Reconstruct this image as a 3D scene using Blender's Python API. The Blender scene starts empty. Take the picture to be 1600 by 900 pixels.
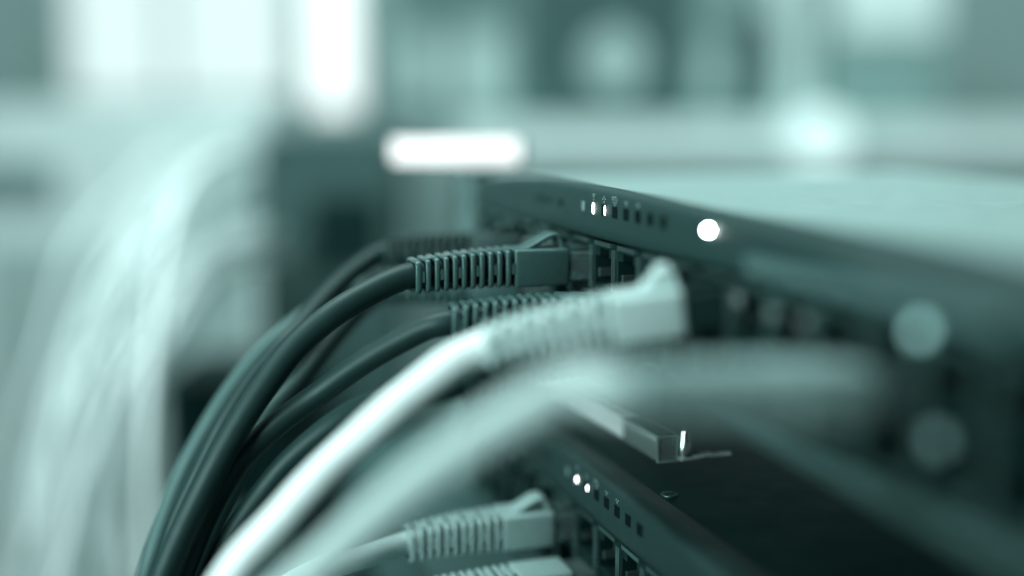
import bpy, math, random
from mathutils import Vector, Matrix
random.seed(7)
sc = bpy.context.scene
COL = sc.collection
MM = 0.001                                   # everything below is given in millimetres

# ---------------------------------------------------------------- camera
cam_d = bpy.data.cameras.new('camera'); cam = bpy.data.objects.new('camera', cam_d); COL.objects.link(cam)
sc.camera = cam
cam.location = Vector((-114.0682, -283.5173, 23.6436)) * MM
cam.rotation_euler = (math.radians(90 - 8.1301), 0, math.radians(-17.5555))
cam_d.sensor_fit = 'HORIZONTAL'; cam_d.sensor_width = 36.0
cam_d.lens = 36.0 * 1890 / 1600
cam_d.clip_start = 0.004; cam_d.clip_end = 60
cam_d.dof.use_dof = True
cam_d.dof.focus_distance = 0.305
cam_d.dof.aperture_fstop = cam_d.lens / 21.0   # a 21 mm wide opening
cam_d.dof.aperture_blades = 0

# ---------------------------------------------------------------- world and light
def duo(v):
    """a tone of the blue green toned photograph: dark tones are the most coloured"""
    r = 0.84 * v ** 0.25 - 0.05
    return (v * r, v, v * (0.955 + 0.03 * min(v, 1)), 1.0)

w = bpy.data.worlds.new('World'); sc.world = w; w.use_nodes = True
bg = w.node_tree.nodes['Background']
bg.inputs['Color'].default_value = (0.87, 1.0, 0.99, 1); bg.inputs['Strength'].default_value = 0.07

def area_light(name, loc, target, size, power, color=(0.89, 1.0, 0.99)):
    d = bpy.data.lights.new(name, 'AREA'); d.shape = 'RECTANGLE'; d.size, d.size_y = size
    d.energy = power; d.color = color
    o = bpy.data.objects.new(name, d); COL.objects.link(o)
    o.location = Vector(loc) * MM
    o.rotation_euler = (Vector(target) - Vector(loc)).to_track_quat('-Z', 'Y').to_euler()
    return o
area_light('ceiling_light', (-420, 260, 900), (-20, 0, -20), (0.9, 0.7), 10.0)
room = area_light('left_fill_light', (-700, -260, 170), (-20, 190, -40), (0.5, 0.4), 1.6)  # unseen lamp added as fill from the left
room.data.spread = math.radians(70)  # the added left fill lamp
area_light('background_fill_light', (100, 350, 1400), (300, 1500, 100), (1.6, 0.6), 29.0)  # unseen lamp added to brighten the background

sc.view_settings.view_transform = 'Standard'; sc.view_settings.look = 'None'
sc.view_settings.exposure = 0.0; sc.view_settings.gamma = 1.0
sc.cycles.use_denoising = True
sc.cycles.max_bounces = 8; sc.cycles.transmission_bounces = 6; sc.cycles.caustics_refractive = False; sc.cycles.caustics_reflective = False

# ---------------------------------------------------------------- materials
def mat(name, v, rough=0.5, metallic=0.0, spec=0.5, grain=0.12, scale=420.0, bump=0.0, bump_scale=1500.0, coat=0.0, trans=0.0, sss=0.0, ior=1.5, color=None):
    m = bpy.data.materials.new(name); m.use_nodes = True
    nt = m.node_tree; p = nt.nodes['Principled BSDF']
    c = color or duo(v)
    tc = nt.nodes.new('ShaderNodeTexCoord')
    n = nt.nodes.new('ShaderNodeTexNoise'); n.inputs['Scale'].default_value = scale; n.inputs['Detail'].default_value = 4
    nt.links.new(tc.outputs['Object'], n.inputs['Vector'])
    mx = nt.nodes.new('ShaderNodeMix'); mx.data_type = 'RGBA'
    mx.inputs[6].default_value = tuple(x * (1 - grain) for x in c[:3]) + (1,)
    mx.inputs[7].default_value = tuple(min(x * (1 + grain), 1) for x in c[:3]) + (1,)
    nt.links.new(n.outputs['Fac'], mx.inputs[0]); nt.links.new(mx.outputs[2], p.inputs['Base Color'])
    mr = nt.nodes.new('ShaderNodeMapRange'); mr.inputs[3].default_value = max(rough - 0.08, 0.02); mr.inputs[4].default_value = min(rough + 0.08, 1)
    n2 = nt.nodes.new('ShaderNodeTexNoise'); n2.inputs['Scale'].default_value = 130
    nt.links.new(tc.outputs['Object'], n2.inputs['Vector']); nt.links.new(n2.outputs['Fac'], mr.inputs[0]); nt.links.new(mr.outputs[0], p.inputs['Roughness'])
    p.inputs['Metallic'].default_value = metallic
    p.inputs['Specular IOR Level'].default_value = spec
    p.inputs['Specular Tint'].default_value = (0.78, 1.0, 0.985, 1)
    if v < 0.15 and not metallic: p.inputs['Specular Tint'].default_value = (0.65 if v > 0.025 else 0.35, 1.0, 0.97, 1)
    p.inputs['Coat Weight'].default_value = coat
    p.inputs['Transmission Weight'].default_value = trans
    p.inputs['IOR'].default_value = ior
    if sss:
        p.inputs['Subsurface Weight'].default_value = sss; p.inputs['Subsurface Scale'].default_value = 0.002
    if bump:
        nb = nt.nodes.new('ShaderNodeTexNoise'); nb.inputs['Scale'].default_value = bump_scale; nb.inputs['Detail'].default_value = 3
        b = nt.nodes.new('ShaderNodeBump'); b.inputs['Strength'].default_value = bump; b.inputs['Distance'].default_value = 0.0002
        nt.links.new(tc.outputs['Object'], nb.inputs['Vector']); nt.links.new(nb.outputs['Fac'], b.inputs['Height']); nt.links.new(b.outputs['Normal'], p.inputs['Normal'])
    return m
def glow(name, color, strength):
    m = bpy.data.materials.new(name); m.use_nodes = True
    p = m.node_tree.nodes['Principled BSDF']; p.inputs['Base Color'].default_value = (0.05, 0.05, 0.05, 1)
    p.inputs['Emission Color'].default_value = color; p.inputs['Emission Strength'].default_value = strength
    return m
M = dict(
    bezel=mat('bezel_plastic', 0.040, 0.5, spec=0.4, bump=0.25, bump_scale=2600),
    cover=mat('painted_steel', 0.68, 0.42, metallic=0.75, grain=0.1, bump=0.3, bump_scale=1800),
    lip=mat('steel_lip', 0.11, 0.5, metallic=0.3, bump=0.1),
    ear=mat('rack_steel', 0.24, 0.5, metallic=0.3),
    shield=mat('port_shield', 0.27, 0.3, metallic=0.85),
    mirror=mat('polished_steel', 0.9, 0.12, metallic=1.0),
    housing=mat('port_housing', 0.012, 0.5),
    plate=mat('port_plate', 0.03, 0.5),
    cavity=mat('port_cavity', 0.006, 0.6),
    gold=mat('contact_metal', 0.25, 0.3, metallic=1.0),
    window=mat('indicator_window', 0.004, 0.6, spec=0.15),
    dimwin=mat('indicator_lens', 0.26, 0.3),
    print=mat('pale_print', 0.32, 0.6),
    dprint=mat('dark_print', 0.008, 0.6),
    label=mat('bezel_highlight', 0.15, 0.5),  # colour of the highlight strip on the lower bezel edge, no real label
    darkc=mat('dark_cable_jacket', 0.027, 0.5, spec=0.35, bump=0.12, bump_scale=700),
    greyc=mat('grey_cable_jacket', 0.09, 0.5, spec=0.5, bump=0.12, bump_scale=700),
    darkb=mat('dark_boot_rubber', 0.09, 0.28, spec=0.5, bump=0.1),
    whitec=mat('white_cable_jacket', 0.93, 0.42, bump=0.1, bump_scale=700),
    paleb=mat('white_boot_rubber', 0.56, 0.45, bump=0.1),
    palec=mat('pale_cable_jacket', 0.60, 0.5, bump=0.1, bump_scale=700),
    greyb=mat('pale_grey_boot_rubber', 0.36, 0.5, bump=0.1),
    clear=mat('clear_plastic', 0.85, 0.12, trans=0.9, grain=0.02, ior=1.45, color=(0.5, 0.85, 0.83, 1)), tray=mat('wire_tray_plastic', 0.10, 0.5),
    smoke=mat('smoked_clear_plastic', 0.55, 0.12, trans=0.75, grain=0.02, ior=1.45),
    darkclear=mat('dark_clear_plastic', 0.03, 0.3, trans=0.3, ior=1.45),
    cover_shaded=mat('shaded_painted_steel', 0.02, 0.45, spec=0.2, color=(0.002, 0.022, 0.02, 1), bump=0.3, bump_scale=1800),  # same steel as the upper cover, shade and dark reflection put into the colour
    farpale=mat('soft_pale_jacket', 0.36, 0.55), farcable=mat('bright_pale_jacket', 0.60, 0.55),
    lead=glow('lit_indicator', (0.93, 1.0, 1.0, 1), 9.0),
    power=glow('lit_power_lamp', (0.95, 1.0, 1.0, 1), 150.0),
    portled=glow('lit_port_lamp', (0.5, 1, 0.97, 1), 1.8),
    portled2=glow('lit_faint_port_lamp', (0.5, 1, 0.97, 1), 0.14),
    portled3=glow('lit_side_button', (0.45, 1, 0.97, 1), 0.36),
)

# ---------------------------------------------------------------- mesh helpers
class MB:
    def __init__(s): s.v, s.f, s.smooth = [], [], []
    def box(s, x0, x1, y0, y1, z0, z1):
        b = len(s.v)
        s.v += [(x, y, z) for x in (x0, x1) for y in (y0, y1) for z in (z0, z1)]
        for q in ((0,1,3,2),(4,6,7,5),(0,4,5,1),(2,3,7,6),(0,2,6,4),(1,5,7,3)):
            s.f.append(tuple(b + i for i in q)); s.smooth.append(False)
        return s
    def rings(s, rings, caps=(True, True), smooth=True, closed=True):
        n = len(rings[0]); b = len(s.v)
        for r in rings: s.v += [tuple(p) for p in r]
        for i in range(len(rings) - 1):
            for j in range(n if closed else n - 1):
                a = b + i * n + j; c = b + i * n + (j + 1) % n
                s.f.append((a, c, c + n, a + n)); s.smooth.append(smooth)
        if caps[0]: s.f.append(tuple(b + j for j in reversed(range(n)))); s.smooth.append(False)
        if caps[1]: s.f.append(tuple(b + (len(rings) - 1) * n + j for j in range(n))); s.smooth.append(False)
        return s
    def tube(s, pts, r, n=14, caps=(True, True)):
        pts = [Vector(p) for p in pts]; rs = r if isinstance(r, (list, tuple)) else [r] * len(pts)
        t = [(pts[min(i + 1, len(pts) - 1)] - pts[max(i - 1, 0)]).normalized() for i in range(len(pts))]
        u = t[0].orthogonal().normalized(); out = []
        for i, p in enumerate(pts):
            u = (u - t[i] * u.dot(t[i])).normalized(); v = t[i].cross(u)
            out.append([p + (u * math.cos(2 * math.pi * k / n) + v * math.sin(2 * math.pi * k / n)) * rs[i] for k in range(n)])
        return s.rings(out, caps)
    def build(s, name, material, parent=None, bevel=0.0, fn=None):
        me = bpy.data.meshes.new(name)
        vs = [Vector(p) for p in s.v]
        if fn: vs = [Vector(fn(p)) for p in vs]
        me.from_pydata([p * MM for p in vs], [], s.f); me.update()
        me.polygons.foreach_set('use_smooth', s.smooth)
        me.materials.append(material)
        o = bpy.data.objects.new(name, me); COL.objects.link(o)
        if parent: o.parent = parent
        if bevel:
            m = o.modifiers.new('bevel', 'BEVEL'); m.width = bevel * MM; m.segments = 2; m.limit_method = 'ANGLE'
        return o
def tag(o, label=None, cat=None, group=None, kind=None):
    for k, v in (('label', label), ('category', cat), ('group', group), ('kind', kind)):
        if v: o[k] = v
    return o
def empty(name, loc, label, cat, group=None, rot=(0, 0, 0)):
    o = bpy.data.objects.new(name, None); COL.objects.link(o); o.empty_display_size = 0.01
    o.location = Vector(loc) * MM; o.rotation_euler = rot
    return tag(o, label, cat, group)
def spline(pts, n=10):
    P = [Vector(p) for p in pts]; P = [P[0] * 2 - P[1]] + P + [P[-1] * 2 - P[-2]]; out = []
    for i in range(1, len(P) - 2):
        a, b, c, d = P[i - 1:i + 3]
        for k in range(n):
            t = k / n
            out.append(0.5 * (2 * b + (c - a) * t + (2 * a - 5 * b + 4 * c - d) * t * t + (3 * b - a - 3 * c + d) * t ** 3))
    out.append(P[-2]); return out
def rrect(hy, hz, r, seg=3):
    out = []
    for cy, cz, a0 in ((hy - r, hz - r, 0), (-hy + r, hz - r, 90), (-hy + r, -hz + r, 180), (hy - r, -hz + r, 270)):
        for k in range(seg + 1):
            a = math.radians(a0 + 90 * k / seg); out.append((cy + r * math.cos(a), cz + r * math.sin(a)))
    return out

# ---------------------------------------------------------------- desk and room behind
desk = MB().box(-30, 420, -330, 230, -150, -117).build('desk', mat('desk_top', 0.07, 0.5, grain=0.25, scale=14)); tag(desk, kind='structure')
floor = MB().box(-3000, 3500, -1500, 3000, -860, -820).build('floor', mat('floor_covering', 0.2, 0.5, grain=0.25, scale=6)); tag(floor, kind='structure')
YAW = math.radians(-17.5555)
def back_thing(name, loc, label, cat, group=None): return empty(name, loc, label, cat, group, (0, 0, YAW))
def cbox(w_, d_, h_, cx=0, cy=0, cz=0): return MB().box(cx - w_ / 2, cx + w_ / 2, cy - d_ / 2, cy + d_ / 2, cz - h_ / 2, cz + h_ / 2)
wall = cbox(4200, 60, 2400, 0, 0, 0).build('wall', mat('wall_paint', 0.42, 0.8, grain=0.2, scale=3)); tag(wall, kind='structure')
wall.location = Vector(((477.8, 1587.4, -99.6))) * MM; wall.rotation_euler = (0, 0, YAW)

Mb = dict(
    frame=mat('window_frame_paint', 0.5, 0.5, scale=20), white=mat('white_card', 0.85, 0.6, scale=20), pale=mat('pale_card', 0.55, 0.6, scale=20), mid=mat('grey_card', 0.30, 0.6, scale=20),
    dark=mat('dark_card', 0.10, 0.6, scale=20), black=mat('black_casing', 0.012, 0.55, spec=0.25, scale=20), soft=mat('grey_casing', 0.19, 0.5, scale=20),
    day=glow('daylight_pane', duo(0.97), 1.0), day2=glow('bright_daylight_pane', (0.88, 1, 1, 1), 1.7), bar=glow('white_object_glow', (0.93, 1, 1, 1), 1.75), spot=glow('lit_lamp_globe', (0.7, 1, 0.98, 1), 1.25))
def panel(t, name, w_, h_, d_, material, dx=0, dz=0, dy=0): return cbox(w_, d_, h_, dx, dy, dz).build(name, material, t)
# windows on the far wall, upper left: frame bars and panes
t = back_thing('window', ((-24.2, 1662.8, 192.3)), 'bright wide window on the far wall at upper left', 'window'); s = 0.974
for i, (dx, ww) in enumerate(((-100, 150), (75, 190))):
    panel(t, 'pane', s * ww, s * 310, 10, Mb['day'], dx * s, 10, 0)
for dx in (-182, -22, 172): panel(t, 'frame', s * 14, s * 330, 24, Mb['frame'], dx * s, 10, 0)
panel(t, 'frame', s * 330, s * 10, 22, Mb['frame'], -20 * s, 10 - s * 158, 0); panel(t, 'sill', s * 360, s * 12, 60, Mb['pale'], -20 * s, 10 - s * 172, -20)
t = back_thing('window', ((169.9, 1449.1, 166.1)), 'narrow overexposed window strip beside the wide window', 'window'); s = 0.899
panel(t, 'pane', 66 * s, 300 * s, 10, Mb['day2']); panel(t, 'frame', 7 * s, 316 * s, 20, Mb['frame'], -37 * s); panel(t, 'frame', 7 * s, 316 * s, 20, Mb['frame'], 37 * s)
panel(t, 'sill', 86 * s, 9 * s, 40, Mb['pale'], 0, -160 * s)
# overexposed white object past the upper switch, made to glow; no real lamp
t = empty('added_glow_bar', ((10.3, 183.6, 9.6)), 'short overexposed white object with added glow behind the far end of upper switch', 'lamp', None, (0, 0, YAW))
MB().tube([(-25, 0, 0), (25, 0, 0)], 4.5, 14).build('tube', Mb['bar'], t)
for sx in (-1, 1): MB().tube([(sx * 25, 0, 0), (sx * 27, 0, 0)], 4.6, 14).build('added_bar_end', M['lip'], t)
cbox(54, 2, 3, 0, 5, 0).build('added_bar_backing', M['plate'], t)
# far ledge with things standing on it
s = 0.767
LEDGE = Vector(((590.7, 1028.6, 16.0)))
t = back_thing('ledge', LEDGE, 'long pale ledge running across the background behind the switches', 'shelf')
panel(t, 'board', 1000 * s, 56 * s, 200, Mb['white'], 60 * s, -28 * s, 60)
panel(t, 'edge_trim', 1000 * s, 10 * s, 5, Mb['dark'], 60 * s, -60 * s, -42)
for i, (px, w_, tp, mt, lab, lm) in enumerate((
        (655, 84, -60, 'soft', 'wide grey binder with a big pale label, leftmost on the far ledge', (60, 110, 0.55, 'pale')),
        (750, 96, -60, 'soft', 'grey binder with a pale square label, second from left on the far ledge', (84, 120, 0.5, 'pale')),
        (852, 90, -80, 'dark', 'dark plain binder left of the round pale disc label', None),
        (960, 112, -80, 'dark', 'dark wide binder with a large round pale label', 'round'),
        (1052, 62, -80, 'dark', 'dark slim binder right of the round pale label', None),
        (1112, 52, -40, 'mid', 'mid grey slim binder, standing by the narrow dark box on the far ledge', (36, 70, 0.4, 'pale')))):
    L = LEDGE + Vector((math.cos(YAW), math.sin(YAW), 0)) * ((px - 1160) * s)
    t = back_thing('binder', L, lab, 'binder', 'binders standing on the far ledge')
    h_ = (186 - tp) * s
    panel(t, 'cover', w_ * s, h_, 180, Mb[mt], 0, h_ / 2 + .5, 100)
    if lm == 'round':
        MB().rings([[(46 * s * math.cos(a), y, 95 * s + 46 * s * math.sin(a)) for a in [2 * math.pi * k / 24 for k in range(24)]] for y in (8, 10)], smooth=False).build('label', Mb['pale'], t)
    elif lm: panel(t, 'label', lm[0] * s, lm[1] * s, 2, Mb[lm[3]], 0, 80 * s, 8.8)
    MB().rings([[(9 * s * math.cos(a), y, 22 * s + 9 * s * math.sin(a)) for a in [2 * math.pi * k / 16 for k in range(16)]] for y in (7.5, 10)], smooth=False).build('finger_ring', Mb['soft'], t)
def onledge(px): return LEDGE + Vector((math.cos(YAW), math.sin(YAW), 0)) * ((px - 1160) * s)
t = back_thing('storage_box', onledge(1172), 'narrow dark box on the far ledge left of the pale carton', 'box')
panel(t, 'body', 56 * s, 150 * s, 150, Mb['dark'], 0, 75.5 * s, 90); panel(t, 'lid', 60 * s, 16 * s, 156, Mb['dark'], 0, 159 * s, 90)
t = back_thing('carton', onledge(1245), 'tall pale carton on the far ledge right of the narrow dark box', 'box')
panel(t, 'body', 84 * s, 260 * s, 150, Mb['pale'], 0, 130.5 * s, 130); panel(t, 'tape', 12 * s, 255 * s, 2, Mb['white'], 0, 128 * s, 54)
t = back_thing('carton', onledge(1400), 'wide grey carton with a pale upper panel at the right of the far ledge', 'box')
panel(t, 'body', 190 * s, 270 * s, 150, Mb['mid'], 0, 135.5 * s, 140); panel(t, 'label', 170 * s, 120 * s, 2, Mb['white'], 10 * s, 200 * s, 64)
t = back_thing('globe_lamp', ((614.4, 894.5, 19.5)), 'small glowing white globe lamp on the far ledge, right of centre', 'lamp'); s2 = 0.704
MB().rings([[(r * math.cos(a), r * math.sin(a), z) for a in [2 * math.pi * k / 20 for k in range(20)]] for r, z in [(46 * s2 * math.sin(b), -30 * s2 - 46 * s2 * math.cos(b)) for b in [math.pi * (k + .3) / 12.6 for k in range(13)]]]).build('globe', Mb['spot'], t)
MB().tube([(0, 0, -84 * s2), (0, 0, -74 * s2)], 20 * s2, 16).build('base', Mb['dark'], t)
# left background
def blk(name, label, px0, y0, px1, y1, loc, s_, dep, material, extra=()):
    t = back_thing(name, loc, label, 'equipment case' if 'case' in name else 'box')
    w_, h_ = (px1 - px0) * s_, (y1 - y0) * s_
    panel(t, 'body', w_, h_, dep, material, 0, 0, dep / 2)
    for nm, fx, fz, fw, fh, mt in extra: panel(t, nm, w_ * fw, h_ * fh, 3, mt, w_ * fx, h_ * fz, -1.6)
    return t
blk('equipment_case', 'dark equipment case behind the arching dark cables, left of the switch', 415, 215, 620, 1140, ((9.5, 514.2, -189.8)), 0.434, 120, Mb['dark'],
    (('vent_panel', .14, .34, .5, .12, Mb['black']), ('handle', -.3, .3, .2, .08, Mb['soft'])))
blk('equipment_case', 'large pale cabinet filling the background at the far left', -150, 165, 430, 1180, ((-159.3, 904.8, -272.7)), 0.608, 200, Mb['white'],
    (('door_panel', .1, -.06, .7, .7, Mb['pale']), ('name_plate', -.2, .38, .3, .06, Mb['mid'])))
blk('equipment_case', 'black low case behind the dark cables at lower left', 262, 588, 450, 1100, ((-64.1, 466.3, -240.7)), 0.402, 90, Mb['black'],
    (('front_panel', 0, -.16, .94, .5, Mb['soft']),))
# bundle of pale cables hanging at the left
def strand(label, pts, od, material):
    loc = Vector(pts[0]); t = empty('bundled_cable', loc, label, 'network cable', 'pale cables hanging in a bundle at the left')
    MB().tube(spline([Vector(p) - loc for p in pts], 8), od / 2, 12).build('cable', material, t)
    MB().tube([(0, 0, 0), Vector((14, 4, -4))], od / 2 + 1.2, 12).build('boot', material, t)
strand('pale blurred cable hanging in the thick bundle at the left', [(76.6, 961.7, -73.6), (39.0, 928.4, -22.1), (-4.6, 872.4, 7.7), (-62.1, 742.2, 7.1), (-97.0, 684.8, -25.8), (-119.0, 639.0, -59.4), (-134.6, 617.6, -129.2), (-148.3, 602.4, -188.9), (-161.9, 595.3, -264.7), (-162.9, 581.7, -357.9)], 3.5, M['whitec'])
strand('pale blurred cable hanging in the thick bundle at the left', [(51.4, 768.4, -59.2), (26.2, 730.4, -12.6), (-19.1, 673.6, 7.5), (-57.7, 536.9, 3.7), (-80.0, 478.2, -11.0), (-110.0, 433.9, -51.4), (-119.9, 415.6, -88.6), (-125.7, 399.4, -138.4), (-134.0, 392.0, -204.9), (-136.6, 382.6, -273.7)], 3, M['whitec'])
strand('pale blurred cable hanging in the thick bundle at the left', [(63.9, 813.5, -57.6), (40.7, 772.9, -23.7), (-6.1, 719.6, 17.0), (-48.6, 582.1, -0.6), (-70.8, 523.8, -12.3), (-98.2, 479.5, -48.0), (-111.6, 459.5, -103.4), (-113.8, 442.1, -153.4), (-111.6, 431.6, -218.8), (-107.0, 418.8, -294.7)], 5, M['whitec'])
strand('pale blurred cable hanging in the thick bundle at the left', [(52.0, 657.9, -60.0), (28.3, 619.6, -12.7), (-19.5, 562.8, 2.3), (-54.0, 425.6, 3.8), (-82.1, 369.0, -8.7), (-97.1, 322.1, -35.5), (-105.3, 302.1, -79.7), (-109.8, 287.8, -114.2), (-112.4, 279.8, -173.2), (-113.2, 271.3, -231.3)], 6, M['whitec'])
strand('pale blurred cable hanging in the thick bundle at the left', [(76.4, 928.6, -82.7), (42.6, 894.9, -25.8), (-3.4, 839.2, 0.1), (-60.8, 708.4, -3.9), (-91.5, 650.8, -28.9), (-124.0, 607.6, -67.7), (-147.6, 591.6, -117.8), (-159.7, 574.8, -184.9), (-168.3, 565.2, -267.5), (-175.3, 554.6, -352.8)], 6, M['whitec'])
strand('pale blurred cable hanging in the thick bundle at the left', [(59.9, 896.3, -85.8), (33.9, 858.8, -37.4), (-28.2, 808.7, -8.0), (-79.8, 678.0, 0.5), (-115.9, 621.5, -28.2), (-150.4, 579.4, -64.0), (-169.6, 561.0, -121.5), (-187.0, 547.5, -177.3), (-192.2, 536.6, -261.0), (-206.8, 529.1, -342.2)], 6, M['whitec'])
strand('pale blurred cable hanging in the thick bundle at the left', [(73.9, 809.2, -79.1), (50.1, 770.6, -33.1), (-2.8, 717.6, -4.1), (-47.7, 583.4, -4.1), (-74.9, 524.9, -27.6), (-104.6, 480.6, -68.2), (-112.0, 461.3, -106.4), (-117.7, 444.4, -160.6), (-132.6, 438.6, -230.3), (-136.7, 427.9, -310.5)], 3, M['whitec'])
strand('pale blurred cable hanging in the thick bundle at the left', [(67.5, 779.2, -80.8), (36.5, 740.8, -48.6), (-5.6, 685.5, -11.8), (-57.9, 553.5, -13.4), (-86.0, 496.5, -28.3), (-108.3, 451.6, -57.1), (-124.3, 434.2, -101.4), (-133.8, 418.5, -155.3), (-143.3, 411.3, -223.2), (-145.0, 401.1, -295.0)], 5, M['whitec'])
strand('pale blurred cable hanging in the thick bundle at the left', [(50.8, 702.3, -91.6), (16.8, 666.3, -50.2), (-25.3, 611.6, -9.4), (-70.6, 477.5, -9.9), (-97.3, 419.2, -31.2), (-119.6, 375.2, -53.7), (-139.0, 359.5, -93.2), (-141.1, 343.1, -136.3), (-154.7, 338.6, -195.4), (-153.4, 328.9, -256.9)], 3, M['whitec'])
strand('pale blurred cable hanging in the thick bundle at the left', [(67.7, 806.8, -100.9), (26.7, 773.4, -56.7), (-21.1, 719.3, -24.1), (-70.4, 587.6, -17.3), (-101.2, 531.1, -35.3), (-130.8, 487.1, -72.7), (-151.3, 471.3, -115.3), (-157.5, 454.7, -168.9), (-165.0, 447.2, -234.8), (-174.9, 438.4, -314.1)], 4, M['whitec'])
strand('pale blurred cable hanging in the thick bundle at the left', [(104.1, 965.4, -125.4), (79.4, 928.9, -67.4), (16.1, 881.2, -24.3), (-27.5, 746.3, -26.9), (-68.9, 691.5, -56.0), (-104.3, 650.3, -87.6), (-130.2, 632.6, -154.4), (-139.1, 615.0, -219.7), (-150.7, 606.1, -303.6), (-164.3, 596.8, -394.3)], 3.5, M['whitec'])
strand('pale blurred cable hanging in the thick bundle at the left', [(73.8, 775.5, -106.3), (42.2, 740.4, -53.6), (6.3, 682.8, -18.8), (-39.0, 549.2, -16.4), (-75.4, 493.4, -41.5), (-102.8, 449.8, -71.8), (-110.6, 429.7, -116.3), (-124.7, 417.3, -158.4), (-127.8, 408.7, -222.1), (-132.6, 398.0, -303.5)], 4, M['whitec'])
strand('pale blurred cable hanging in the thick bundle at the left', [(80.5, 759.9, -111.5), (54.8, 722.3, -62.8), (-2.4, 670.9, -32.1), (-49.6, 537.9, -28.9), (-79.7, 482.3, -39.7), (-100.1, 436.7, -68.4), (-123.5, 421.2, -115.3), (-128.3, 404.6, -166.1), (-137.2, 397.7, -230.8), (-146.7, 390.1, -301.6)], 3, M['whitec'])
strand('pale blurred cable hanging in the thick bundle at the left', [(93.0, 916.9, -126.0), (69.6, 880.1, -67.4), (12.0, 828.3, -39.5), (-38.9, 697.0, -33.4), (-83.2, 645.4, -47.7), (-111.6, 600.6, -87.8), (-131.8, 582.8, -143.2), (-147.3, 569.0, -197.4), (-153.1, 558.1, -282.2), (-164.1, 547.9, -374.0)], 6, M['greyb'])
strand('pale blurred cable hanging in the thick bundle at the left', [(48.4, 708.6, -104.5), (19.7, 672.6, -51.7), (-34.4, 620.2, -20.3), (-77.8, 485.2, -23.1), (-101.6, 426.9, -37.9), (-129.2, 385.0, -57.9), (-145.3, 368.4, -96.4), (-155.4, 353.6, -146.2), (-155.8, 345.9, -198.5), (-167.8, 340.1, -262.8)], 4, M['whitec'])
strand('pale blurred cable hanging in the thick bundle at the left', [(78.6, 808.3, -131.6), (42.5, 774.8, -78.0), (-9.1, 722.2, -42.7), (-68.6, 593.8, -35.6), (-94.6, 536.0, -52.1), (-127.5, 493.5, -86.8), (-147.0, 478.0, -125.5), (-162.4, 464.2, -179.6), (-169.2, 456.7, -243.4), (-174.8, 446.4, -324.1)], 4, M['whitec'])
strand('pale blurred cable hanging in the thick bundle at the left', [(110.3, 938.9, -147.9), (55.7, 913.4, -79.6), (7.5, 860.6, -38.8), (-59.4, 732.4, -45.5), (-96.0, 677.4, -65.5), (-134.9, 637.1, -99.0), (-152.5, 619.2, -149.0), (-174.5, 605.2, -218.2), (-180.3, 594.5, -302.4), (-202.0, 588.7, -386.6)], 4, M['greyb'])
strand('pale blurred cable hanging in the thick bundle at the left', [(110.1, 897.3, -157.2), (84.8, 860.4, -103.0), (29.7, 811.7, -49.2), (-30.1, 682.9, -45.3), (-66.4, 627.9, -65.1), (-91.6, 582.2, -104.7), (-117.3, 566.6, -157.4), (-128.1, 551.9, -207.4), (-133.3, 541.4, -288.3), (-139.7, 531.2, -370.5)], 4, M['whitec'])
strand('pale blurred cable hanging in the thick bundle at the left', [(58.8, 714.6, -120.3), (29.5, 677.5, -75.8), (-31.7, 627.7, -42.4), (-76.4, 495.6, -28.9), (-104.3, 437.6, -50.5), (-131.2, 394.3, -77.7), (-152.7, 380.5, -109.5), (-165.2, 367.1, -154.5), (-174.6, 361.4, -212.3), (-190.2, 355.9, -281.6)], 3.5, M['whitec'])
strand('pale blurred cable hanging in the thick bundle at the left', [(84.3, 819.8, -128.0), (43.3, 787.5, -76.3), (-1.0, 732.9, -39.3), (-62.6, 603.4, -43.6), (-88.5, 545.6, -60.0), (-129.1, 507.0, -85.0), (-139.8, 487.5, -131.4), (-160.7, 475.6, -184.2), (-172.0, 469.5, -249.3), (-178.4, 459.4, -330.2)], 3.5, M['palec'])
strand('pale blurred cable hanging in the thick bundle at the left', [(84.5, 831.5, -134.4), (52.4, 795.9, -85.9), (3.0, 742.9, -48.6), (-60.3, 616.2, -38.6), (-94.1, 560.6, -56.5), (-123.2, 517.1, -89.9), (-145.5, 500.5, -141.8), (-164.2, 488.7, -189.5), (-171.7, 480.4, -260.4), (-183.1, 471.8, -342.3)], 5, M['whitec'])
strand('pale blurred cable hanging in the thick bundle at the left', [(130.0, 908.6, -159.7), (93.8, 876.1, -99.3), (38.9, 825.6, -57.3), (-14.8, 694.7, -54.6), (-55.5, 640.4, -78.6), (-81.4, 595.9, -112.2), (-107.7, 580.5, -164.7), (-111.2, 562.5, -221.4), (-120.4, 553.6, -300.1), (-129.5, 544.2, -382.2)], 5, M['whitec'])
strand('pale blurred cable hanging in the thick bundle at the left', [(87.2, 742.1, -145.5), (54.2, 707.1, -95.0), (4.2, 655.9, -47.1), (-36.5, 520.1, -49.8), (-75.4, 466.7, -63.4), (-100.2, 423.2, -87.9), (-117.1, 407.0, -125.9), (-124.7, 391.3, -175.7), (-127.7, 384.1, -230.5), (-131.6, 375.1, -298.8)], 5, M['whitec'])
strand('pale blurred cable hanging in the thick bundle at the left', [(117.4, 851.7, -170.3), (70.4, 823.3, -105.2), (16.4, 772.2, -65.3), (-34.1, 641.3, -55.8), (-72.3, 586.5, -78.1), (-107.2, 545.4, -108.0), (-123.1, 527.1, -157.1), (-141.6, 515.1, -205.8), (-152.1, 506.5, -285.7), (-158.2, 496.8, -362.7)], 3.5, M['palec'])
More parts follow.
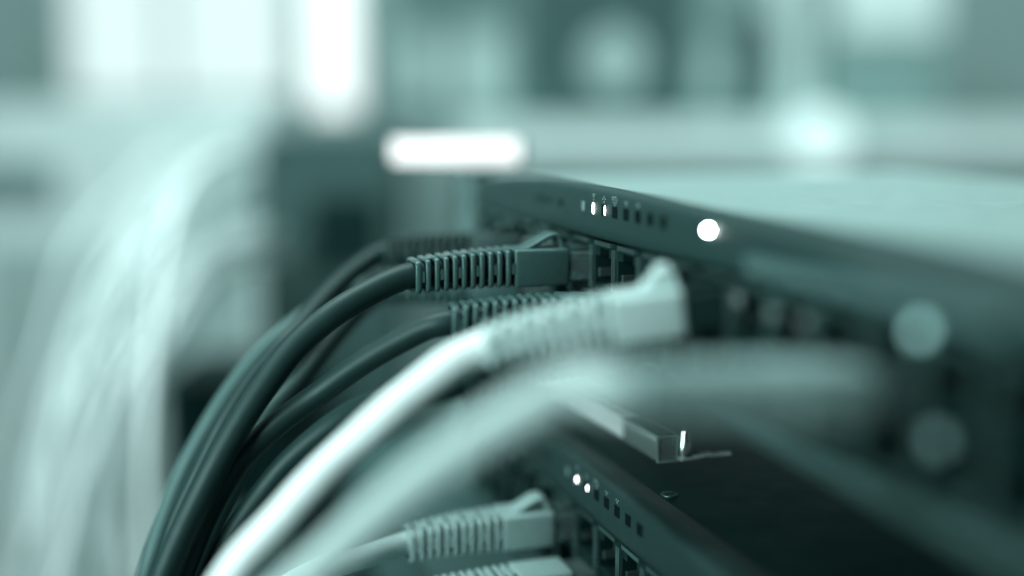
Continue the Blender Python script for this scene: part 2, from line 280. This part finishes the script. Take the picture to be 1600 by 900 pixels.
strand('pale blurred cable hanging in the thick bundle at the left', [(73.3, 732.6, -132.2), (33.7, 699.6, -81.8), (-24.8, 648.4, -52.7), (-69.2, 515.3, -44.7), (-105.2, 461.5, -55.6), (-135.5, 419.5, -81.2), (-150.3, 401.6, -126.1), (-169.5, 391.4, -163.8), (-174.9, 383.4, -228.8), (-185.1, 377.2, -291.9)], 5, M['palec'])
strand('pale blurred cable hanging in the thick bundle at the left', [(107.0, 752.4, -148.1), (66.4, 719.1, -102.2), (22.5, 665.5, -57.8), (-35.5, 537.3, -45.8), (-62.5, 480.4, -58.6), (-97.8, 438.8, -92.0), (-110.1, 420.4, -134.9), (-120.5, 406.1, -182.0), (-129.2, 400.2, -239.5), (-128.0, 389.5, -308.0)], 4, M['whitec'])
strand('pale blurred cable hanging in the thick bundle at the left', [(94.3, 725.8, -161.2), (60.1, 692.8, -99.9), (13.5, 638.5, -66.1), (-36.5, 506.9, -60.2), (-71.4, 453.5, -65.9), (-101.2, 411.6, -90.4), (-124.7, 397.0, -130.8), (-131.3, 381.3, -179.2), (-147.8, 378.3, -234.1), (-156.0, 370.8, -301.0)], 5, M['greyb'])
strand('pale blurred cable hanging in the thick bundle at the left', [(100.2, 815.9, -177.0), (60.5, 785.5, -109.9), (6.4, 733.3, -77.9), (-54.3, 607.3, -56.6), (-89.8, 551.9, -76.9), (-120.7, 508.8, -111.8), (-140.3, 492.6, -155.1), (-159.3, 480.9, -202.7), (-162.0, 472.3, -265.9), (-177.9, 464.9, -348.8)], 4, M['whitec'])
strand('pale blurred cable hanging in the thick bundle at the left', [(80.5, 668.8, -146.4), (48.3, 633.0, -99.7), (-0.2, 580.7, -56.2), (-47.8, 448.4, -50.0), (-77.7, 393.7, -53.6), (-100.6, 348.9, -83.2), (-118.6, 333.6, -117.1), (-126.4, 319.3, -158.1), (-124.4, 311.0, -209.1), (-136.6, 305.7, -270.1)], 3, M['whitec'])
strand('pale blurred cable hanging in the thick bundle at the left', [(123.4, 794.5, -186.0), (78.9, 764.8, -124.6), (28.9, 711.2, -92.9), (-31.1, 585.4, -68.9), (-69.6, 531.7, -84.2), (-99.3, 488.3, -118.3), (-120.3, 473.7, -154.6), (-130.6, 458.5, -207.1), (-132.5, 449.8, -268.8), (-146.9, 442.8, -345.8)], 6, M['whitec'])
strand('pale blurred cable hanging in the thick bundle at the left', [(73.7, 673.0, -161.1), (40.8, 637.4, -114.5), (-18.1, 588.7, -69.2), (-68.9, 458.3, -56.5), (-99.2, 402.8, -66.6), (-130.4, 361.0, -93.3), (-151.2, 347.2, -123.4), (-162.6, 333.5, -168.3), (-180.4, 331.4, -219.4), (-187.5, 324.7, -279.3)], 3.5, M['whitec'])
strand('pale blurred cable hanging in the thick bundle at the left', [(141.7, 880.5, -195.6), (100.4, 848.5, -142.9), (51.1, 798.6, -84.4), (-16.3, 672.8, -76.9), (-50.8, 617.3, -96.1), (-79.8, 574.2, -126.1), (-107.0, 560.4, -170.2), (-117.5, 544.6, -226.8), (-121.2, 534.1, -305.0), (-132.1, 524.2, -393.9)], 4, M['greyb'])
strand('pale blurred cable hanging in the thick bundle at the left', [(128.1, 872.6, -213.4), (82.6, 845.2, -138.6), (10.9, 799.3, -101.6), (-53.5, 673.8, -84.8), (-93.5, 619.9, -104.5), (-131.0, 579.6, -134.5), (-162.5, 566.6, -181.8), (-181.9, 553.8, -237.6), (-204.6, 550.2, -309.9), (-220.6, 543.4, -388.5)], 6, M['whitec'])
strand('pale blurred cable hanging in the thick bundle at the left', [(103.6, 730.6, -173.2), (73.7, 694.3, -125.1), (21.7, 643.0, -82.1), (-34.2, 514.9, -65.3), (-65.2, 458.7, -81.9), (-90.2, 415.6, -103.4), (-116.0, 402.5, -139.9), (-120.9, 387.1, -182.4), (-131.6, 381.1, -244.6), (-145.1, 374.5, -317.2)], 3.5, M['greyb'])
strand('pale blurred cable hanging in the thick bundle at the left', [(156.5, 918.3, -223.2), (107.4, 892.1, -147.9), (41.2, 845.5, -103.6), (-20.6, 718.8, -89.9), (-60.6, 665.4, -106.4), (-91.2, 622.4, -140.0), (-116.6, 607.5, -186.9), (-127.0, 591.4, -245.3), (-136.9, 582.8, -324.1), (-150.1, 574.1, -409.7)], 5, M['greyb'])
strand('pale blurred cable hanging in the thick bundle at the left', [(79.7, 642.1, -178.0), (39.7, 609.5, -126.5), (-4.0, 556.5, -77.1), (-62.3, 429.0, -61.8), (-90.1, 372.7, -71.9), (-114.3, 329.4, -93.2), (-132.8, 314.5, -125.8), (-146.3, 302.4, -164.4), (-155.5, 297.4, -217.6), (-160.0, 291.1, -268.9)], 3.5, M['whitec'])
# rack upright beside the far end of the upper switch
t = empty('rack_upright', (5, 153, -112), 'pale steel rack upright at the far end of both switches', 'rack post')
MB().box(0, 2, -11, 11, -5.5, 116).build('web', M['lip'], t)
MB().box(0, 14, 9, 11, -5.5, 116).build('flange', M['lip'], t)
for z in (8, 24, 40, 60, 84, 100): MB().box(-0.2, 0.3, -3, 3, z - 3, z + 3).build('square_hole', M['cavity'], t)


# ---------------------------------------------------------------- the switches
PITCH, ROW1, ROW2, CELL = 15.5, -14.9, -28.1, 13.2
Y_FAR, Y_NEAR = 124.0, -262.0
CROWN = [(-262, 2.2), (-134, 2.4), (-95, 3.1), (-56, 4.0), (-44, 4.5), (-26, 5.0), (-5, 5.4), (19, 5.75), (47, 5.8), (80, 5.0), (112, 3.6), (121, 3.1), (124, 2.2)]
def crown(y):
    for (a, za), (b, zb) in zip(CROWN, CROWN[1:]):
        if a <= y <= b: return za + (zb - za) * (y - a) / (b - a)
    return 2.2

def port_mesh():
    hw = PITCH / 2 - 0.1; hz = CELL / 2 - 0.1; F = 1.5                # F: face plane
    m = MB()
    ow = 6.0; zb, zt, nt_, nw, kw = -4.9, 2.6, 4.6, 3.1, 1.9
    m.box(F, F + 14, -hw, -ow, -hz, hz); m.box(F, F + 14, ow, hw, -hz, hz)
    m.box(F, F + 14, -ow, ow, -hz, zb)
    m.box(F, F + 14, -ow, -nw, zt, hz); m.box(F, F + 14, nw, ow, zt, hz); m.box(F, F + 14, -nw, nw, nt_, hz)
    return m
def make_port(parent):
    p = port_mesh().build('port', M['housing'], parent)
    MB().box(14.2, 15.2, -6.0, 6.0, -4.9, 4.6).build('back_plate', M['cavity'], p)
    s = MB(); hw = PITCH / 2; hz = CELL / 2                              # sheet metal round the port
    s.box(0.7, 5, hw - 1.15, hw - 0.15, -hz + .2, hz - 1.6); s.box(0.7, 5, -hw + 0.15, -hw + 1.15, -hz + .2, hz - 1.6)
    s.box(0.8, 5, -hw + 2.3, hw - 2.3, hz - 1.25, hz - 0.15)
    s.build('shield', M['shield'], p)
    MB().box(2.2, 9, 5.0, 5.98, -3.2, -0.9).build('spring_tab', M['shield'], p, 0.2)
    g = MB()
    for k in range(8): g.box(6, 13.5, -3.9 + k * 1.02, -3.45 + k * 1.02, 0.6, 1.0)
    g.build('contact_strip', M['gold'], p)
    return p
def copy_port(src, parent):
    c = src.copy(); COL.objects.link(c); c.parent = parent
    for ch in src.children:
        d = ch.copy(); COL.objects.link(d); d.parent = c
    return c

ICONS = {0: [(0, 2), (-.8, 2.7), (.8, 2.7), (0, 3.2)],
         1: [(0, 1.7), (-.7, 2.3), (.7, 2.3), (-1.3, 3.0), (0, 3.0), (1.3, 3.0), (-.5, 3.6), (.5, 3.6), (1.6, 3.5)],
         -1: [(0, 2.1), (0, 2.9), (-.5, 3.4), (.5, 3.4)]}
proto_port = None
def make_switch(loc, label, columns, lit_extra):
    global proto_port
    sw = empty('network_switch', loc, label, 'network switch', 'network switches one above the other')
    # bezel: a rounded strip whose top edge is gently arched
    m = MB(); rings = []
    ys = sorted(set([Y_FAR, 122.5, 119, Y_NEAR] + list(range(-260, 119, 9))))
    for y in ys:
        zt = crown(y); e = 0.0
        if y > 119: e = (y - 119) ** 2 / 25 * 3.0
        prof = [(12, -7.9), (2.0, -7.9), (0.5, -7.6), (0.12, -6.6), (0.0, -4.5), (0.0, 0.6), (0.05, zt - 2.3), (0.28, zt - 1.2), (0.9, zt - 0.45), (1.9, zt - 0.1), (3.2, zt), (12, min(zt, 2.6))]
        rings.append([(x + e, y, z) for x, z in prof])
    m.rings(rings, smooth=True)
    bz = m.build('bezel', M['bezel'], sw)
    # steel case behind it
    MB().box(12.0, 172, Y_NEAR + 1, Y_FAR - 2, 1.2, 2.0).build('top_cover', M['cover' if lit_extra else 'cover_shaded'], sw)
    MB().box(17.0, 171, Y_NEAR + 2, Y_FAR - 3, -39.2, 1.1).build('case', M['plate'], sw)
    MB().box(0.2, 17.0, Y_NEAR + 2, Y_FAR - 1, -39.5, -36.2).build('bottom_lip', M['lip'], sw, 0.5)
    y1 = 3.2 - PITCH * (columns[0] - .5); y0 = 3.2 - PITCH * (columns[1] + .5)
    MB().box(1.5, 16.9, y1 + .05, Y_FAR - 1.2, -36.1, -8.0).build('face_plate', M['plate'], sw)
    MB().box(1.5, 16.9, Y_NEAR + 2, y0 - .05, -36.1, -8.0).build('face_plate', M['plate'], sw)
    for k in range(columns[0], columns[1] + 1):
        for row, z in ((1, ROW1), (2, ROW2)):
            if proto_port is None: p = proto_port = make_port(sw)
            else: p = copy_port(proto_port, sw)
            p.location = Vector((0, 3.2 - PITCH * k, z)) * MM
            p.rotation_euler = (0, 0, 0) if row == 1 else (math.pi, 0, 0)
    # indicators along the bezel
    for i, y in enumerate((14.6, 7.1, 0.0, -7.1, -14.2, -21.3, -28.4, -35.6)):
        if i == 0: MB().box(-0.12, 0.3, y - 1.0, y + 1.0, -1.2, 1.2).build('indicator', M['dimwin'], sw); continue
        if i > 1: wn = MB().box(-0.14, 0.3, y - 1.55, y + 1.55, -1.55, 1.35).build('indicator', M['window'], sw)
        if i in (1, 2):
            yy = y - (1.0 if i == 2 else 0.0); e_ = 1.0 if lit_extra else 0.6
            el = [(yy + math.cos(a) * 0.44 * e_, math.sin(a) * e_ * (1.5 if i == 1 else 1.35) - .1) for a in [2 * math.pi * q / 14 for q in range(14)]]
            MB().rings([[(-0.1, a, b) for a, b in el], [(-0.32, a * .9 + yy * .1, b * .9) for a, b in el]]).build('lit_indicator', M['lead'], sw)
        ic = MB()
        for dy, dz in ICONS.get(i - 2, ICONS[-1] if i < 2 else [(0, 2.2), (.6, 2.8), (-.6, 2.8)]):
            ic.box(-0.1, 0.2, y + dy - .22, y + dy + .22, dz - .2, dz + .2)
        if i < 6: ic.build('printed_icon', M['print'], sw)
    e = MB().box(0.5, 2.0, Y_FAR, Y_FAR + 17, -39.5, 1.5).build('rack_ear', M['ear'], sw)
    for z in (-6, -32): MB().box(-0.4, 0.6, Y_FAR + 7, Y_FAR + 12, z - 2.5, z + 2.5).build('screw', M['shield'], e, 0.6)
    t = MB()
    for y in (52, 48.5, 45, 41.5): t.box(-0.1, 0.2, y - 1.2, y + 1.2, -1.0, 0.4)
    t.box(-0.1, 0.2, 30.5, 34.0, -1.4, 0.8)
    t.build('printed_mark', M['dprint'], sw)
    MB().box(-0.12, 0.3, -148, -74, -6.2, -3.4).build('highlight_strip', M['label'], sw)  # pale strip stands in for the highlight along the lower bezel edge
    if not lit_extra:
        sq = MB().tube([(15.2, -19.4, 1.9), (15.2, -19.4, 2.5)], 2.2, 16).build('cover_screw', M['shield'], sw)
        MB().box(13.6, 16.8, -19.7, -19.1, 2.45, 2.6).build('slot', M['cavity'], sq)
    if lit_extra:
        def bead(name, y, z, r, material, x=0.0):
            MB().rings([[(x - dx, y + rr * math.cos(a), z + rr * math.sin(a)) for a in [2 * math.pi * q / 12 for q in range(12)]]
                        for dx, rr in ((-0.6, r), (0.25, r), (0.55, r * .7), (0.7, r * .2))]).build(name, material, sw)
        bead('power_lamp', -58.1, 0.1, 0.48, M['power'])
        bead('button_lamp', -127.2, -9.6, 1.7, M['portled'], 1.4)
        bead('button_lamp', -132.4, -25.4, 1.6, M['portled3'], 1.4)
        for y, z in ((-69.0, -13.0), (-83.0, -13.5), (-94.5, -13.5)): bead('port_lamp', y, z, 1.3, M['portled2'], 1.2)
    return sw
SW1 = make_switch((0, 0, 0), 'upper network switch with a glowing round power lamp and dark and white cables plugged in', (-7, 10), True)
SW2 = make_switch((0, 10.4, -75.3), 'lower network switch at the bottom edge with a shade-darkened top and pale grey plugs', (-7, 10), False)

# ---------------------------------------------------------------- patch cables
def patch_cable(label, col, row, path, bmat, cmat, od=5.9, sw=0, droop=0.004, yaw=0.0, pitch=0.0, group='patch cables plugged into the switches', dy=0.0, dz=0.0, out=0.0, side=0.0, swell=1.0, plugmat='clear', guard=True, strap=0.65, solid=False):
    """path: world points the cable runs through after it leaves the boot"""
    base = Vector((0, 0, 0)) if sw == 0 else Vector((0, 10.4, -75.3))
    loc = base + Vector((1.5 - out, 3.2 - PITCH * col + dy, ROW1 if row == 1 else ROW2)) + Vector((0, 0, dz))
    t = empty('patch_cable', loc, label, 'network cable', group)
    flip = Matrix.Identity(3) if row == 1 else Matrix.Rotation(math.pi, 3, 'X')
    R = Matrix.Rotation(yaw, 3, 'Z') @ Matrix.Rotation(pitch, 3, 'Y')
    S = Matrix.Diagonal((1, swell, swell))
    def tf(p):
        p = flip @ (S @ Vector(p)); d = max(0.0, -21.0 - p.x)
        p.z -= droop * d * d; p.y += side * d * d
        return R @ p
    zc = -0.9
    # clear plug body
    b = MB()
    b.rings([[(x, y, z + zc) for y, z in rrect(5.8, 3.9, 0.5, 1)] for x in (-7.5, 9.0)], smooth=False)
    pl = b.build('plug', M[plugmat], t, fn=tf)
    MB().box(-6.5, 7, -4.6, 4.6, zc - 1.3, zc + 1.6).build('wire_tray', M['tray'], pl, fn=tf)
    MB().box(-4.8, 6.5, -2.8, 2.8, zc + 4.2, zc + 5.2).build('latch', M[plugmat], t, fn=tf)
    # boot body
    b = MB(); rr = []
    for x, s_ in ((-6.0, 0.90), (-6.25, 0.97), (-6.9, 1.0), (-20.0, 1.0), (-20.8, 0.985), (-21.0, 0.955)):
        rr.append([(x, y * s_, z * s_ + zc) for y, z in rrect(6.5, 4.95, 1.0, 3)])
    b.rings(rr)
    boot = b.build('boot', bmat, t, fn=tf)
    # latch guard: an arched strap over the latch
    path2 = spline([(-19.0, 4.0), (-15.5, 5.2), (-11.5, 7.3), (-9.4, 8.1), (-8.1, 7.8), (-7.3, 6.4), (-6.9, 4.6), (-6.9, 3.2)], 5)
    g = MB(); gr = []
    for i, q in enumerate(path2):
        a = path2[max(i - 1, 0)]; c = path2[min(i + 1, len(path2) - 1)]
        d = Vector((c[0] - a[0], c[1] - a[1])).normalized(); nx, nz = -d.y * strap, d.x * strap
        gr.append([(q[0] + nx * sz * (1.0 if abs(sy) < 3 else .6), sy, q[1] + nz * sz * (1.0 if abs(sy) < 3 else .6) + zc) for sy, sz in ((-3.4, 1), (-2.8, 1.1), (2.8, 1.1), (3.4, 1), (3.4, -1), (-3.4, -1))])
    g.rings([[(a, b_, c) for a, b_, c in r] for r in [[(p[0], p[1], p[2]) for p in r_] for r_ in [[Vector(v) for v in r__] for r__ in gr]]])
    if solid:
        g = MB(); prof = [(-18, 3.5), (-14, 5.6), (-11.6, 7.6), (-10.4, 9.2), (-9.2, 9.9), (-7.8, 9.6), (-6.9, 8.4), (-6.5, 6.4), (-6.4, 3.5)]
        g.rings([[(px_, sy, pz_ * f_ + zc) for px_, pz_ in prof] for sy, f_ in ((-3.2, .9), (-2.6, 1.0), (2.6, 1.0), (3.2, .9))])
    if guard: g.build('latch_guard', bmat, boot, fn=tf)
    # strain relief: eleven hoops joined in pairs at the flanks, pairs joined at top and bottom
    s = MB(); n_h = 11; x = -22.05; st = 2.35
    for k in range(n_h):
        xk = x - k * st; th = 1.0 if solid else 1.32; f = 1.0 - 0.012 * k
        if k == n_h - 1: th = 1.6
        o = rrect(6.45 * f, 4.85 * f, 1.5, 3); i_ = rrect(4.9, 3.7, 1.4, 3)
        o2 = rrect(6.45 * f - .22, 4.85 * f - .22, 1.4, 3)
        R_ = lambda q, xx: [(xx, y, z + zc) for y, z in q]
        s.rings([R_(i_, xk), R_(o2, xk), R_(o, xk - .22), R_(o, xk - th + .22), R_(o2, xk - th), R_(i_, xk - th)], (False, False))
        if k == 0: pass
        a0, a1 = xk + .02, xk + st - th - .02
        if solid or k % 2 == 0:
            a1 = a1 if k else -20.9
            for sg in (-1, 1):
                lo, hi = sorted((sg * (6.42 * f - .02), sg * 3.2))
                s.box(a0, a1, lo, hi, zc - (1.9 if solid else 1.3), zc + (1.9 if solid else 1.3))
        if k % 2 == 1 or k == 0:
            a1 = a1 if k else -20.9
            for sg in (-1, 1):
                lo, hi = sorted((sg * (4.82 * f - .02), sg * 3.0))
                s.box(a0, a1, -2.6, 2.6, lo + zc, hi + zc)
    s.build('strain_relief', bmat, boot, fn=tf)
    # the cable itself
    inner = [tf((x, 0, zc)) for x in (-20, -28, -36, -44, -49)]
    pts = inner + [Vector(p) - loc for p in path]
    rj = random.Random(label)
    pts = pts[:6] + [q + Vector((rj.uniform(-.5, .5), rj.uniform(-.5, .5), rj.uniform(-.5, .5))) for q in pts[6:]]
    MB().tube(spline(pts, 9), od / 2, 18).build('cable', cmat, t)
    return t

patch_cable('dark cable with sharp ribbed boot in front, topmost in the dark bunch', -1, 1,
    [(-55.5, 17.7, -20.4), (-66.5, 16.1, -26.0), (-76.9, 14.0, -33.9), (-85.2, 12.0, -43.2), (-93.4, 9.7, -54.9), (-100.9, 8.1, -67.4), (-107.4, 6.2, -79.6), (-113.0, 5.9, -93.3), (-119.4, 6.9, -114.0)], M['darkb'], M['darkc'], 6.8, droop=0.0022)
patch_cable('dark cable whose ribbed boot is half hidden by the white boot', 1, 2,
    [(-48.5, -1.6, -28.1), (-60.3, 5.3, -35.5), (-71.6, 11.7, -44.8), (-81.9, 12.7, -52.6), (-91.2, 13.2, -62.2), (-98.8, 12.9, -73.1), (-104.6, 12.9, -85.6), (-110.1, 12.3, -101.2)], M['darkb'], M['darkc'], 6.2, droop=0.003, pitch=.03, dz=2.0, yaw=-.16, out=-3.5)
patch_cable('dark cable running close under the other dark ones in their shade', 2, 2,
    [(-53.1, -23.9, -38.3), (-59.4, -11.9, -42.1), (-67.2, 0.2, -48.5), (-78.1, 7.3, -59.6), (-87.1, 9.7, -70.0), (-94.6, 11.4, -81.3), (-102.0, 12.4, -97.4)], M['darkb'], M['darkc'], 6.4, droop=0.005, pitch=-.1)
patch_cable('dark blurred cable seen in the gap between the two sharp dark boots', -3, 2,
    [(-48.9, 66.9, -31.5), (-60.9, 52.7, -38.7), (-73.6, 37.2, -48.2), (-82.4, 31.4, -56.6), (-90.4, 28.0, -67.6), (-97.4, 26.2, -80.1), (-103.6, 26.1, -94.0), (-109.0, 25.4, -110.4)], M['darkb'], M['darkc'], 6.2, droop=0.002, yaw=-.5)
patch_cable('greyer dark cable arching on the outside left of the bunch', -4, 2,
    [(-53.2, 74.9, -29.5), (-63.4, 69.1, -33.4), (-74.3, 63.1, -40.2), (-83.9, 60.6, -48.4), (-92.4, 57.6, -58.3), (-100.8, 55.2, -70.8), (-106.5, 52.1, -82.0), (-111.9, 47.6, -95.6), (-117.7, 46.5, -114.6)], M['darkb'], M['greyc'], 6.4, droop=0.001, yaw=-.2)
patch_cable('dark cable with blurred boot right behind the sharp topmost boot', -3, 1,
    [(-48.4, 70.6, -20.1), (-59.3, 60.4, -25.9), (-73.8, 42.4, -35.5), (-82.8, 39.7, -44.6), (-91.5, 36.3, -56.8), (-99.5, 34.8, -69.6), (-105.6, 32.7, -82.3), (-110.6, 32.3, -95.5), (-116.1, 31.6, -112.1)], M['darkc'], M['darkc'], 6.0, droop=0.002, yaw=-.5)
patch_cable('white cable sweeping down across the middle with blurred ribbed white boot', 4, 1,
    [(-51.4, -44.0, -27.3), (-58.0, -42.7, -32.8), (-64.6, -41.4, -38.1), (-71.7, -38.1, -45.1), (-79.7, -38.7, -51.9), (-87.4, -38.5, -59.7), (-95.1, -38.4, -68.3), (-101.5, -37.7, -77.2), (-107.0, -37.6, -87.7)], M['paleb'], M['whitec'], 7.4, droop=0.004, pitch=-0.13, yaw=-.3, out=1.5, swell=1.0, strap=1.0, solid=True, dz=0.4, plugmat='darkclear')
patch_cable('pale very blurred cable nearest the camera below the white cable', 8, 1,
    [(-50.3, -115.8, -16.4), (-55.9, -112.5, -20.3), (-62.6, -106.0, -26.3), (-70.2, -98.4, -34.3), (-77.3, -91.1, -42.6), (-84.6, -83.8, -52.2), (-93.6, -76.2, -62.7), (-102.5, -71.1, -75.7)], M['farpale'], M['farcable'], 7.2, droop=0.0, pitch=0.07, dz=-4.6, swell=.9, guard=False)
patch_cable('pale grey cable with sharp ribbed boot in the lower switch', -1, 1,
    [(-58.3, 22.6, -92.4), (-71.2, 16.1, -92.7), (-83.7, 7.2, -93.4), (-95.3, -0.4, -97.9)], M['greyb'], M['palec'], 6.4, sw=1, droop=0.002)
patch_cable('pale grey cable at the bottom edge under the other grey boot', 0, 2,
    [(-64.3, 0.2, -98.9), (-73.5, 2.4, -103.6), (-84.5, 4.7, -111.5)], M['greyb'], M['palec'], 6.0, sw=1, droop=0.001)
# loose cable with a clear plug lying on the lower switch
t = empty('loose_cable', (18.5, -0.5, -63.4), 'loose pale cable with clear plug and glinting metal tip lying on the shaded lower switch', 'network cable')
MB().rings([[(a, y, b) for a, b in rrect(3.0, 3.6, .4, 1)] for y in (0, 23)], smooth=False).build('plug', M['smoke'], t)
edge_highlights = MB()
for a in (-3.0, 2.7): edge_highlights.box(a, a + .3, -.25, .25, -3.6, 3.6)
for b in (-3.6, 3.3): edge_highlights.box(-2.65, 2.65, -.25, .25, b, b + .3)
edge_highlights.box(-3.0, -2.7, .3, 23, 3.3, 3.65); edge_highlights.box(2.7, 3.0, .3, 23, 3.3, 3.65)
edge_highlights.build('rim_highlight', M['greyb'], t)  # pale bars stand in for bright highlights on the clear plug's edges
MB().box(-2.3, 2.3, 5, 22, -2.6, 2.9).build('wire_tray', M['whitec'], t)
MB().box(-3.2, 3.2, 23.2, 150, -3.3, 3.5).build('cable', M['whitec'], t, 1.2)
MB().rings([[(5.6 + (2.4 - .14 * q) * math.cos(a), 1.4 + (2.4 - .14 * q) * math.sin(a), z) for a in [math.radians(150 + 15 * k) for k in range(15)]] for q, z in ((0, -2.6), (2, 0.5), (9, 4.2))], (False, False), closed=False).build('shield_leaf', M['mirror'], t)
MB().rings([[(3.4, -1, -3.5), (3.4, 4, -3.5), (3.4, 4, -2.6), (3.4, -1, -2.6)], [(13.5, 0, -2.9), (13.5, 3, -2.9), (13.5, 3, -2.5), (13.5, 0, -2.5)]], smooth=False).build('latch', M['paleb'], t)
MB().box(12.5, 19.0, 0.5, 2.2, -3.45, -2.85).build('broken_tab', M['paleb'], t)
